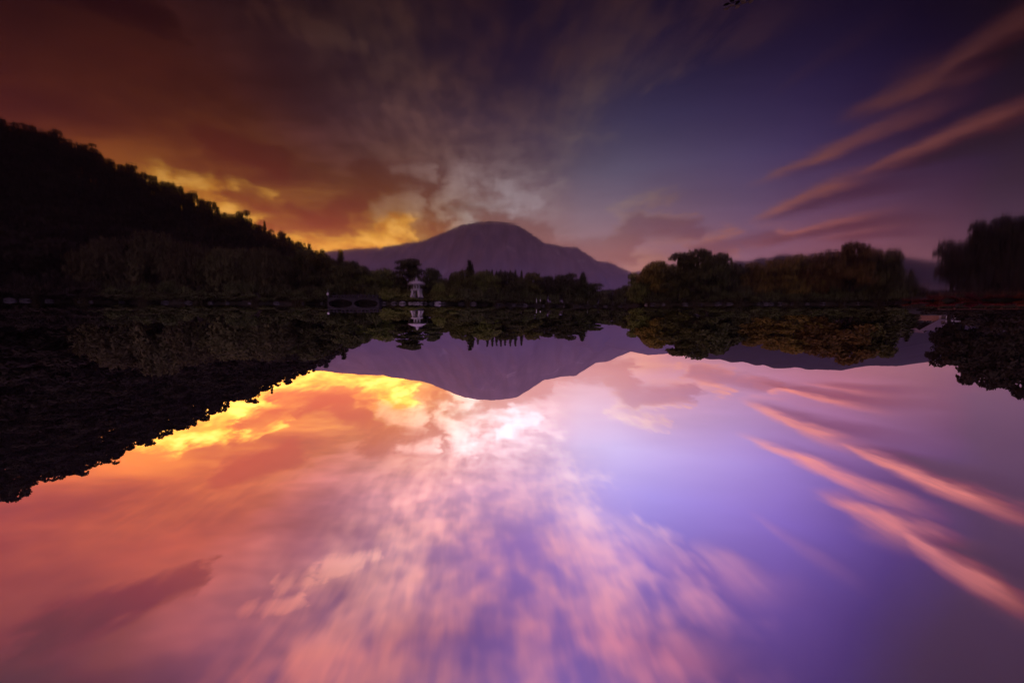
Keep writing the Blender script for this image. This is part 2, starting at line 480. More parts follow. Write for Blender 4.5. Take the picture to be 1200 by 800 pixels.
M = dict(
    leaf_dark=material('leaf_dark', (.105, .110, .032), (.060, .066, .022), 0.8, .7, .4, translucent=.25),
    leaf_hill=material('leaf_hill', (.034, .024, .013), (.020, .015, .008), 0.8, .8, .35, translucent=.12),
    leaf_gold=material('leaf_gold', (.29, .195, .035), (.17, .125, .025), 0.8, .7, .35, translucent=.3),
    leaf_olive=material('leaf_olive', (.20, .21, .042), (.115, .125, .028), 0.8, .7, .4, translucent=.3),
    leaf_pale=material('leaf_pale', (.135, .118, .046), (.08, .072, .03), 0.8, .75, .25, translucent=.3),
    leaf_pine=material('leaf_pine', (.10, .105, .032), (.055, .06, .02), 0.8, .7, .25, translucent=.15),
    leaf_red=material('leaf_red', (.20, .022, .010), (.11, .014, .008), 2.0, .6, .35, translucent=.3),
    bark=material('bark', (.05, .035, .025), (.025, .018, .013), 6.0, .9, .2, .4),
    ground=material('ground', (.030, .024, .012), (.016, .014, .009), 0.5, .95, bump=.3),
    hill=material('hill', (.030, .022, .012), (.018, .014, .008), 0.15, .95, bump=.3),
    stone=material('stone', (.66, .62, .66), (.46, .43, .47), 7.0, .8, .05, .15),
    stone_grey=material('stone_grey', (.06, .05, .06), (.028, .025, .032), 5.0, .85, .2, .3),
    rock=material('rock', (.08, .072, .074), (.04, .036, .04), 3.0, .85, .3, .4),
    white=material('white_paint', (.80, .78, .78), (.7, .68, .68), 8.0, .5),
    wood=material('wood', (.16, .07, .045), (.09, .045, .03), 8.0, .8, .15, .2),
    plaster=material('plaster', (.42, .29, .28), (.32, .23, .22), 2.0, .85, bump=.1),
    tile=material('roof_tile', (.17, .12, .14), (.10, .08, .095), 6.0, .6, bump=.2),
    glass=material('window_glass', (.02, .02, .025), (.015, .015, .02), 1.0, .1, spec=.5),
    door=material('door_wood', (.12, .08, .06), (.08, .05, .04), 8.0, .7),
    pebble=material('pale_rock', (.34, .31, .33), (.18, .16, .17), 3.0, .85, .3, .4),
    grass=material('grass', (.06, .048, .018), (.035, .03, .012), 0.7, .8, translucent=.2),
    twig=material('twig', (.07, .05, .02), (.04, .03, .015), 20.0, .7),
)


def mountain_material(name, c1, c2, c3, forest):  # forest: amount of haze blue painted on the wooded lower slopes
    m = bpy.data.materials.new(name)
    m.use_nodes = True
    nt = m.node_tree
    e = G(nt)
    b = nt.nodes['Principled BSDF']
    b.inputs['Roughness'].default_value = 1.0
    b.inputs['Specular IOR Level'].default_value = 0.0
    t = e.node('ShaderNodeTexCoord')
    P = t.outputs['Object']
    n1 = e.noise(P, 0.004, 7.0, 0.6)
    n2 = e.noise(P, 0.03, 4.0, 0.6)
    c = e.mixc(e.smooth(n1, 0.35, 0.65), c1, c2)
    c = e.mixc(e.m('MULTIPLY', e.smooth(n2, 0.4, 0.7), 0.45), c, tuple(x * .5 for x in c1))
    n3 = e.noise(P, 0.0022, 6.0, 0.65, 0.8)
    c = e.mixc(e.smooth(n3, 0.60, 0.68), c, c3)
    # painted shade in gullies down the slope; grassy heights, lower forest tinted blue for haze
    x, y, z = e.sep(P)
    n4 = e.noise(e.xyz(e.m('MULTIPLY', x, 0.009), e.m('MULTIPLY', y, 0.0012), 0.0), 1.0, 4.0, 0.6, 0.6)
    c = e.mixc(e.m('MULTIPLY', e.smooth(n4, 0.40, 0.64), 0.45), c, tuple(q * .35 for q in c1))  # ridge shading put into the colour as dark streaks
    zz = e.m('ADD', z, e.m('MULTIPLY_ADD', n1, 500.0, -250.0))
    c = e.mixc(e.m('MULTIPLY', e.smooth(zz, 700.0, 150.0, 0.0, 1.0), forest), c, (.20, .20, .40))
    e.put(b.inputs['Base Color'], c)
    return m


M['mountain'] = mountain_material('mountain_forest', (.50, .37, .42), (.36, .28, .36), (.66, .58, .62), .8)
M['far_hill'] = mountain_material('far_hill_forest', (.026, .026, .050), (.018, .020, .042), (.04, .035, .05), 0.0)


def water_material():
    m = bpy.data.materials.new('pond_water')
    m.use_nodes = True
    nt = m.node_tree
    e = G(nt)
    b = nt.nodes['Principled BSDF']
    b.inputs['Base Color'].default_value = (.008, .006, .005, 1)
    b.inputs['Roughness'].default_value = 0.02
    b.inputs['IOR'].default_value = 1.333
    b.inputs['Specular IOR Level'].default_value = 0.5
    t = e.node('ShaderNodeTexCoord')
    P = t.outputs['Object']
    x, y, z = e.sep(P)
    n1 = e.noise(e.xyz(x, e.m('MULTIPLY', y, 1.6), 0.0), 3.2, 2.0, 0.5)
    n2 = e.noise(P, 13.0, 2.0, 0.5)
    # a breath of wind on one side of the pond only
    rg = e.noise(P, 0.06, 3.0, 0.5)
    e.put(b.inputs['Roughness'], e.m('MULTIPLY', e.smooth(rg, 0.3, 0.7, 0.03, 0.055), e.smooth(x, 14.0, -28.0, 0.8, 1.35)))
    wind = e.smooth(x, 10.0, -30.0, 0.4, 1.15)
    h = e.m('MULTIPLY', e.m('ADD', e.m('MULTIPLY', n1, 0.00035), e.m('MULTIPLY', n2, 0.00012)), wind)
    bn = e.node('ShaderNodeBump')
    bn.inputs['Strength'].default_value = 1.0
    bn.inputs['Distance'].default_value = 1.0
    e.put(bn.inputs['Height'], h)
    nt.links.new(bn.outputs[0], b.inputs['Normal'])
    return m


M['water'] = water_material()


# ------------------------------------------------------------------ mesh helpers
class MB:
    """collects shapes, builds ONE mesh object"""
    def __init__(self):
        self.v, self.f = [], []

    def add(self, vs, fs):
        o = len(self.v)
        self.v += [tuple(p) for p in vs]
        self.f += [tuple(i + o for i in f) for f in fs]

    def box(self, c, s, rz=0.0, taper=1.0):
        ca, sa = math.cos(rz), math.sin(rz)
        vs = []
        for k in (-1, 1):
            tp = taper if k > 0 else 1.0
            for i, j in ((-1, -1), (1, -1), (1, 1), (-1, 1)):
                x, y = i * s[0] / 2 * tp, j * s[1] / 2 * tp
                vs.append((c[0] + x * ca - y * sa, c[1] + x * sa + y * ca, c[2] + k * s[2] / 2))
        self.add(vs, [(3, 2, 1, 0), (4, 5, 6, 7), (0, 1, 5, 4), (1, 2, 6, 5), (2, 3, 7, 6), (3, 0, 4, 7)])

    def lathe(self, prof, n=12, c=(0, 0, 0), a0=0.0, wave=0.0):
        vs, fs = [], []
        for r, z in prof:
            for i in range(n):
                a = a0 + 2 * math.pi * i / n
                vs.append((c[0] + r * math.cos(a), c[1] + r * math.sin(a), c[2] + z))
        for k in range(len(prof) - 1):
            for i in range(n):
                j = (i + 1) % n
                fs.append((k * n + i, k * n + j, (k + 1) * n + j, (k + 1) * n + i))
        fs.append(tuple(range(n - 1, -1, -1)))
        fs.append(tuple((len(prof) - 1) * n + i for i in range(n)))
        self.add(vs, fs)

    def tube(self, path, radii, n=6):
        vs, fs = [], []
        P = [Vector(p) for p in path]
        for k, p in enumerate(P):
            t = (P[min(k + 1, len(P) - 1)] - P[max(k - 1, 0)]).normalized()
            a = t.cross(Vector((0.31, 0.95, 0.07))).normalized()
            b = t.cross(a)
            for i in range(n):
                w = 2 * math.pi * i / n
                vs.append(p + (a * math.cos(w) + b * math.sin(w)) * radii[k])
        for k in range(len(P) - 1):
            for i in range(n):
                j = (i + 1) % n
                fs.append((k * n + i, k * n + j, (k + 1) * n + j, (k + 1) * n + i))
        fs.append(tuple(range(n - 1, -1, -1)))
        fs.append(tuple((len(P) - 1) * n + i for i in range(n)))
        self.add(vs, fs)

    def mesh(self, name, mat, smooth=False):
        me = bpy.data.meshes.new(name)
        me.from_pydata(self.v, [], self.f)
        me.materials.append(mat)
        if smooth:
            me.shade_smooth()
        return me

    def build(self, name, mat, parent=None, smooth=False, loc=None):
        return link(name, self.mesh(name, mat, smooth), parent, loc)


def link(name, me, parent=None, loc=None):
    o = bpy.data.objects.new(name, me)
    col.objects.link(o)
    o.parent = parent
    if loc is not None:
        o.location = loc
    return o


def tag(o, label=None, cat=None, group=None, kind=None):
    for k, v in (('label', label), ('category', cat), ('group', group), ('kind', kind)):
        if v:
            o[k] = v
    return o


def thing(name, label, cat, loc=(0, 0, 0), rz=0.0, group=None):
    o = link(name, None, None, loc)
    o.rotation_euler = (0, 0, rz)
    o.empty_display_size = 0.3
    return tag(o, label, cat, group)


def quads_mesh(name, V, mat):
    """V: (n,4,3) array of loose quads"""
    n = len(V)
    me = bpy.data.meshes.new(name)
    me.vertices.add(n * 4)
    me.vertices.foreach_set('co', V.astype(np.float32).ravel())
    me.loops.add(n * 4)
    me.loops.foreach_set('vertex_index', np.arange(n * 4, dtype=np.int32))
    me.polygons.add(n)
    me.polygons.foreach_set('loop_start', np.arange(0, n * 4, 4, dtype=np.int32))
    me.update(calc_edges=True)
    me.validate()
    me.materials.append(mat)
    return me


def unit(a):
    return a / np.maximum(np.linalg.norm(a, axis=1, keepdims=True), 1e-6)


def leaves(rng, centers, out, size, stretch=1.6, droop=0.0):
    """one bent diamond leaf at each centre, facing roughly along out"""
    n = len(centers)
    nrm = unit(out + rng.normal(0, .75, (n, 3)))
    t = rng.normal(0, 1, (n, 3))
    t[:, 2] -= droop
    t = unit(t - nrm * (t * nrm).sum(1, keepdims=True))
    b = np.cross(nrm, t)
    s = size * rng.uniform(.6, 1.35, (n, 1))
    L, W = t * s * stretch * .5, b * s * .5
    fold = nrm * s * .12
    return np.stack([centers - L, centers + W * .9 + fold, centers + L, centers - W * .9 + fold], 1)


# ------------------------------------------------------------------ ground, shore and pond
# shore of the pond as seen from the camera: photograph column, distance along the view axis
SHORE = [(-420, 14), (-200, 25), (0, 34), (150, 41), (300, 45), (380, 46.5), (440, 46.5), (490, 46), (560, 50), (620, 60), (660, 66),
         (700, 70), (735, 66), (760, 53), (850, 49), (950, 48.5), (1040, 46), (1062, 40), (1085, 35), (1150, 33), (1250, 29), (1400, 23)]
_az, _rr = [], []
for x, d in SHORE:
    X = -(x - 600) / FOC * d
    _az.append(math.atan2(X, d))
    _rr.append(math.hypot(X, d))
ex = [(math.radians(100), 22), (math.radians(125), 9), (math.radians(150), 4), (math.radians(180), 2.6)]
az = [-math.radians(180), -math.radians(150), -math.radians(125), -math.radians(100)] + sorted(_az) + [a for a, _ in ex]
rr = [2.6, 4, 8, 16] + [r for _, r in sorted(zip(_az, _rr))] + [r for _, r in ex]
AZ, RR = np.array(az), np.array(rr)


def shore_r(a):
    j = 0.35 * math.sin(a * 41) + 0.22 * math.sin(a * 97 + 1.3) + 0.12 * math.sin(a * 223)
    r = float(np.interp(a, AZ, RR))
    return r * (1 + 0.012 * j)


PROF = [(-60, -1.6), (-6, -1.3), (-1.2, -.45), (-.25, -.10), (0, .0), (.15, .17), (.5, .27), (1.2, .37), (3, .5), (8, .75), (20, 1.1),
        (60, 1.6), (200, 2.2), (800, 3), (2000, 4), (4500, 5), (8000, 6)]
PR, PZ = np.array([p[0] for p in PROF]), np.array([p[1] for p in PROF])


def gz(X, Y):
    a = math.atan2(X, Y)
    return float(np.interp(math.hypot(X, Y) - shore_r(a), PR, PZ))


def build_ground():
    N = 720
    vs, fs = [], []
    K = len(PROF)
    rnd = random.Random(5)
    for i in range(N):
        a = -math.pi + 2 * math.pi * i / N
        S = shore_r(a)
        for k, (dr, z) in enumerate(PROF):
            r = max(S + dr, 0.05 + 0.02 * k)
            zz = z + (rnd.uniform(-.05, .07) if 5 <= k <= 10 else 0)
            vs.append((r * math.sin(a), r * math.cos(a), zz))
    for i in range(N):
        j = (i + 1) % N
        for k in range(K - 1):
            fs.append((i * K + k, i * K + k + 1, j * K + k + 1, j * K + k))
    mb = MB()
    mb.add(vs, fs)
    tag(mb.build('ground', M['ground'], smooth=True), 'dark earth bank and flat ground around the pond', kind='structure')


build_ground()
mb = MB()
mb.lathe([(100, 0.0)], 96)
mb.v.append((0, 0, 0))
mb.f = [(i, (i + 1) % 96, 96) for i in range(96)]
tag(mb.build('water', M['water']), 'still pond water mirroring the sunset sky', kind='structure')


# ------------------------------------------------------------------ mountains and hills
def fbm(x, y, seed=0, octv=5):
    r = random.Random(seed)
    s = 0.0
    a = 1.0
    for o in range(octv):
        for _ in range(2):
            th = r.uniform(0, 6.28)
            k = 2 ** o * r.uniform(.8, 1.3)
            s += a * math.sin((x * math.cos(th) + y * math.sin(th)) * k + r.uniform(0, 6.28)) * .5
        a *= .52
    return s


def range_mesh(name, profile, Y, front, back, mat, label, rough=0.06, nx=260, nv=46, kind='structure', drop=0.0, seed=1):
    """a mountain range: crest through the profile (photograph pixels) at depth Y, real slopes before and behind it"""
    px = np.array([p[0] for p in profile], float)
    crest = [at(x, y, Y) for x, y in profile]
    cx = np.array([c.x for c in crest])
    cz = np.array([c.z for c in crest])
    o = np.argsort(cx)
    xs = np.linspace(cx.min(), cx.max(), nx)
    zs = np.interp(xs, cx[o], cz[o])
    H = cz.max()
    V = np.concatenate([np.linspace(-1, 0, nv), np.linspace(0, 1, 14)[1:]])
    vs, fs = [], []
    for i, x in enumerate(xs):
        for v in V:
            if v <= 0:
                y = Y + v * front
                base = zs[i] * (1 + v) ** 1.25
            else:
                y = Y + v * back
                base = zs[i] * (1 - v) ** 1.1
            e = math.sin(math.pi * min(1, abs(v))) if v < 0 else math.sin(math.pi * v)
            q = fbm(x / H * 3.2, y / H * 1.1, seed) * .6 + fbm(x / H * 9, y / H * 3.4, seed + 7) * .3
            z = base + H * rough * e * q * 1.6
            z += H * .004 * fbm(x / H * 30, v * 3, seed + 3, 3)
            vs.append((x, y, max(z, -1.0) - drop))
    nV = len(V)
    for i in range(nx - 1):
        for k in range(nV - 1):
            fs.append((i * nV + k, (i + 1) * nV + k, (i + 1) * nV + k + 1, i * nV + k + 1))
    mb = MB()
    mb.add(vs, fs)
    return tag(mb.build(name, mat, smooth=True), label, kind=kind)


MAIN = [(40, 375), (150, 380), (260, 390), (310, 402), (340, 424), (372, 433), (400, 437), (420, 438.5), (440, 440), (455, 438.5), (470, 443), (490, 446), (500, 448),
        (515, 454), (530, 460), (545, 466), (560, 468), (575, 468.7), (595, 467.5), (607, 465), (618, 458), (628, 451), (638, 445), (655, 442),
        (675, 440), (687, 432), (698, 425), (711, 424), (725, 418), (738, 412), (760, 400), (790, 390), (830, 380), (880, 370)]
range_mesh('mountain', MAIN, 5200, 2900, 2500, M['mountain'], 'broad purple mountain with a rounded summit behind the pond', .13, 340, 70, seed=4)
range_mesh('far_hill', [(640, 372), (690, 395), (720, 408), (745, 413), (760, 416), (775, 415), (792, 413), (815, 420), (845, 416), (900, 405), (980, 385)],
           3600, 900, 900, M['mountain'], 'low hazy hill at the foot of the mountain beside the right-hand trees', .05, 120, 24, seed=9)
range_mesh('dark_hill', [(735, 372), (770, 392), (800, 412), (830, 421), (845, 421), (858, 425), (870, 423.5), (885, 428), (895, 427.5), (905, 431), (918, 432),
           (930, 430), (948, 433), (965, 433), (985, 434), (1000, 431), (1017, 428.5), (1030, 428.5), (1050, 429), (1065, 427), (1080, 424),
           (1100, 421), (1140, 424), (1200, 430), (1300, 436), (1420, 430), (1600, 400)],
           1500, 900, 900, M['far_hill'], 'long dark blue wooded ridge behind the right-hand trees', .05, 260, 30, seed=12)

# steep wooded hill on the left of the photograph
HILL = [  # column, skyline row, depth of ridge, depth of foot
    (-420, 640, 60, 30), (-300, 640, 72, 38), (-150, 628, 84, 46), (0, 583, 92, 50), (60, 563, 98, 53), (130, 538, 104, 56), (200, 508, 110, 58), (260, 482, 116, 60),
    (320, 456, 122, 62), (350, 445, 126, 63), (372, 434, 130, 64), (400, 416, 134, 66), (430, 396, 138, 68), (470, 380, 142, 70), (520, 368, 146, 74)]
HT = 8.0   # height of the ridge trees, so that their tops meet the skyline
_hx = np.array([h[0] for h in HILL], float)


def hill_point(x, v):
    """surface of the wooded hill: column x, v = 0 foot .. 1 ridge .. 2 far foot"""
    ys, yr, yf = (float(np.interp(x, _hx, [h[k] for h in HILL])) for k in (1, 2, 3))
    top = at(x, ys, yr)
    zr = max(top.z - HT, 1.2)
    yy = yf + (yr - yf) * v
    k = v if v <= 1 else 2 - v
    z = 0.9 + (zr - 0.9) * max(0.0, k) ** 1.12 + (fbm(x * .05, v * 4, 3, 4) * 1.1 * math.sin(math.pi * max(0., min(1, k))))
    X = -(x - 600) / FOC * yy / cp
    return Vector((X, yy, z if k > 0 else z - 1.5))


vs, fs = [], []
hc = np.linspace(-420, 520, 110)
hv = np.linspace(0, 1.9, 40)
for x in hc:
    for v in hv:
        vs.append(hill_point(x, v))
for i in range(len(hc) - 1):
    for k in range(len(hv) - 1):
        n = len(hv)
        fs.append((i * n + k, i * n + k + 1, (i + 1) * n + k + 1, (i + 1) * n + k))
mb = MB()
mb.add(vs, fs)
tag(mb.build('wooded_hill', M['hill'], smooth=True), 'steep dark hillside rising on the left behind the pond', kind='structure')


# ------------------------------------------------------------------ tree prototypes (mesh pairs: trunk, crown)
def trunk_mesh(name, h, r, branches, rng, lean=0.0, n=7):
    mb = MB()
    path, rad = [], []
    for k in range(6):
        t = k / 5
        path.append((lean * t * t * h + rng.normal(0, .02) * h * (k > 0), rng.normal(0, .02) * h * (k > 0), t * h))
        rad.append(r * (1.25 - .95 * t) if k else r * 1.6)
    mb.tube(path, rad, n)
    for b in branches:
        b = Vector(b)
        k = min(4, max(1, int(3.5 * min(1, b.z / h) + .3)))
        p0 = Vector(path[k])
        mid = p0.lerp(b, .5) + Vector((0, 0, -.06 * h))
        mb.tube([p0, mid, b], [r * .5, r * .3, r * .08], 5)
    return mb.mesh(name, M['bark'], True)


def make_broad(seed, H, W, leaf, nclump=26, per=190, low=.12, flat=.85):
    """round-headed broadleaf tree"""
    rng = np.random.default_rng(seed)
    cs = []
    while len(cs) < nclump:
        p = rng.uniform(-1, 1, 3)
        if np.linalg.norm(p) < 1 and np.linalg.norm(p) > .35:
            cs.append(p)
    cs = np.array(cs)
    zc, zh = H * (low + 1) / 2, H * (1 - low) / 2
    prof = np.where(cs[:, 2] > 0, 1.0, 1.0)
    C = np.stack([cs[:, 0] * W * .40 * prof, cs[:, 1] * W * .40 * prof, zc + cs[:, 2] * zh * flat], 1)
    Q = []
    for c in C:
        r = W * rng.uniform(.11, .20)
        m = int(per * rng.uniform(.7, 1.2))
        o = unit(rng.normal(0, 1, (m, 3)))
        o[:, 2] = np.where(o[:, 2] < -.3, -o[:, 2], o[:, 2])
        rad = r * rng.uniform(.45, 1.08, (m, 1)) ** .7
        p = c + o * rad * np.array([1.15, 1.15, .8])
        Q.append(leaves(rng, p, o, leaf))
    Q = np.concatenate(Q)
    top = Q[..., 2].max()
    Q[..., 2] *= H / top
    br = [tuple(c) for c in C[:12]]
    return trunk_mesh('trunk', H * .8, H * .028, br, rng), quads_mesh('crown', Q, M['leaf_dark']), H, W


def make_willow(seed, H, W, leaf):
    """round tree with hanging strands of small leaves"""
    rng = np.random.default_rng(seed)
    Q = []
    br = []
    for i in range(70):
        a = rng.uniform(0, 6.283)
        rad = W * .5 * math.sqrt(rng.uniform(.02, 1)) * .92
        h0 = H * (.97 - .42 * (rad / (W * .5)) ** 2.2) * rng.uniform(.86, 1.0)
        if i % 6 == 0:
            br.append((rad * .7 * math.cos(a), rad * .7 * math.sin(a), h0 * .9))
        for s in range(5):
            x0, y0 = rad * math.cos(a) + rng.normal(0, .05) * W, rad * math.sin(a) + rng.normal(0, .05) * W
            L = min(h0 * .8, H * rng.uniform(.18, .5))
            m = int(26 * L / (H * .4)) + 6
            t = rng.uniform(0, 1, (m, 1))
            p = np.concatenate([x0 + rng.normal(0, .022 * W, (m, 1)) + t * math.cos(a) * W * .03,
                                y0 + rng.normal(0, .022 * W, (m, 1)) + t * math.sin(a) * W * .03, h0 - t * L], 1)
            o = np.tile(np.array([[math.cos(a), math.sin(a), .35]]), (m, 1))
            Q.append(leaves(rng, p, o, leaf, 2.1, 1.6))
    Q = np.concatenate(Q)
    Q[..., 2] *= H / Q[..., 2].max()
    return trunk_mesh('trunk', H * .75, H * .035, br, rng), quads_mesh('crown', Q, M['leaf_pale']), H, W


def make_conifer(seed, H, W, leaf, tiers=15):
    """narrow pointed evergreen with drooping tiers"""
    rng = np.random.default_rng(seed)
    Q = []
    for k in range(tiers):
        t = k / (tiers - 1)
        z = H * (.10 + .90 * t)
        r = W * .5 * (1 - t) ** .85 + W * .02
        nb = max(3, int(9 * (1 - t) + 3))
        for b in range(nb):
            a = 6.283 * b / nb + rng.uniform(-.3, .3)
            rl = r * rng.uniform(.75, 1.12)
            m = int(14 + 40 * rl / (W * .5))
            u = rng.uniform(.08, 1, (m, 1))
            p = np.concatenate([np.cos(a) * rl * u, np.sin(a) * rl * u, z - u * rl * .35 + rng.normal(0, .012 * H, (m, 1))], 1)
            p[:, :2] += rng.normal(0, .05 * W, (m, 2)) * (1 - .6 * t)
            o = np.tile(np.array([[math.cos(a) * .5, math.sin(a) * .5, .8]]), (m, 1))
            Q.append(leaves(rng, p, o, leaf, 2.0, .4))
    Q = np.concatenate(Q)
    Q[..., 2] *= H / Q[..., 2].max()
    return trunk_mesh('trunk', H * .93, H * .02, [], rng), quads_mesh('crown', Q, M['leaf_pine']), H, W


def make_pine(seed, H, W, leaf, npad=12):
    """garden pine: bent bare trunk with flat cloud-like pads"""
    rng = np.random.default_rng(seed)
    Q, br = [], []
    for k in range(npad):
        t = (k + .5) / npad
        z = H * (.42 + .55 * t)
        a = k * 2.4 + rng.uniform(-.4, .4)
        d = W * .34 * (1 - .75 * t) * rng.uniform(.7, 1.1)
        c = np.array([math.cos(a) * d + .08 * W * math.sin(t * 5), math.sin(a) * d, z])
        br.append(tuple(c))
        r = W * rng.uniform(.15, .24)
        m = 420
        o = unit(rng.normal(0, 1, (m, 3)))
        o[:, 2] = np.abs(o[:, 2]) * .9 - .15
        p = c + o * (rng.uniform(.3, 1.05, (m, 1)) ** .6) * r * np.array([1.25, 1.25, .55])
        Q.append(leaves(rng, p, unit(o + np.array([0, 0, .5])), leaf, 2.0))
    Q = np.concatenate(Q)
    Q[..., 2] *= H / Q[..., 2].max()
    return trunk_mesh('trunk', H * .86, H * .03, br, rng, .05), quads_mesh('crown', Q, M['leaf_pine']), H, W


def make_shrub(seed, H, W, leaf, n=1500):
    rng = np.random.default_rng(seed)
    Q = []
    cs = [(rng.uniform(-.33, .33) * W, rng.uniform(-.33, .33) * W, H * rng.uniform(.3, .72), W * rng.uniform(.18, .3)) for _ in range(9)]
    for x, y, z, r in cs:
        m = n // 9
        o = unit(rng.normal(0, 1, (m, 3)))
        p = np.array([x, y, z]) + o * r * rng.uniform(.4, 1.05, (m, 1)) * np.array([1, 1, H / W * 1.1])
        p[:, 2] = np.maximum(p[:, 2], .02)
        Q.append(leaves(rng, p, o, leaf))
    Q = np.concatenate(Q)
    Q[..., 2] *= H / Q[..., 2].max()
    mb = MB()
    for k in range(6):
        x, y, z, r = cs[k]
        mb.tube([(x * .15, y * .15, -.1), (x * .6, y * .6, z * .5), (x, y, z)], [.03 * H, .022 * H, .008 * H], 5)
    return mb.mesh('stem', M['bark'], True), quads_mesh('foliage', Q, M['leaf_dark']), H, W


BROAD = [make_broad(11 + i, 7.0, 5.2, .24, 34, 200, low=(.04, .10, .02, .08)[i % 4]) for i in range(5)]
HILLT = [make_broad(41 + i, 8.0, 5.0, .36, 24, 85, low=(.35, .22, .42, .3, .15)[i % 5], flat=1.0) for i in range(7)]
RIDGE = [make_broad(141 + i, 8.0, 5.0, .36, 20, 78, low=(.45, .35, .55, .4, .3)[i % 5], flat=1.0) for i in range(7)]
HILLC = [make_conifer(61 + i, 9.0, 3.4, .42, 11) for i in range(2)]
WILLOW = [make_willow(71 + i, 7.5, 6.5, .22) for i in range(2)]
CONE = [make_conifer(81 + i, 9.0, 2.6, .26, 15) for i in range(3)]
PINE = [make_pine(91 + i, 6.0, 4.2, .20) for i in range(2)]
SHRUB = [make_shrub(101 + i, 1.5, 2.0, .15, 1500) for i in range(4)]
used = {}


def tree(proto, name, label, cat, group, loc, h, w, mat=None, rz=0.0, parts=('trunk', 'crown')):
    tm, cm, H, W = proto
    t = thing(name, label, cat, loc, rz, group)
    t.scale = (w / W, w / W, h / H)
    a = link(parts[0], tm, t)
    b = link(parts[1], cm, t)
    if mat:
        b.material_slots[0].link = 'OBJECT'
        b.material_slots[0].material = M[mat]
    return t


R = random.Random(77)


def plant_tree(kind, x, ytop, Y, wpx, mat, label, cat='tree', group=None, name='broadleaf_tree', i=0):
    top = at(x, ytop, Y)
    z0 = gz(top.x, Y) - .12
    h = top.z - z0
    w = wpx / FOC * Y * 1.12
    pr = kind[i % len(kind)]
    return tree(pr, name, label, cat, group, (top.x, Y, z0), h, w, mat, R.uniform(0, 6.28))


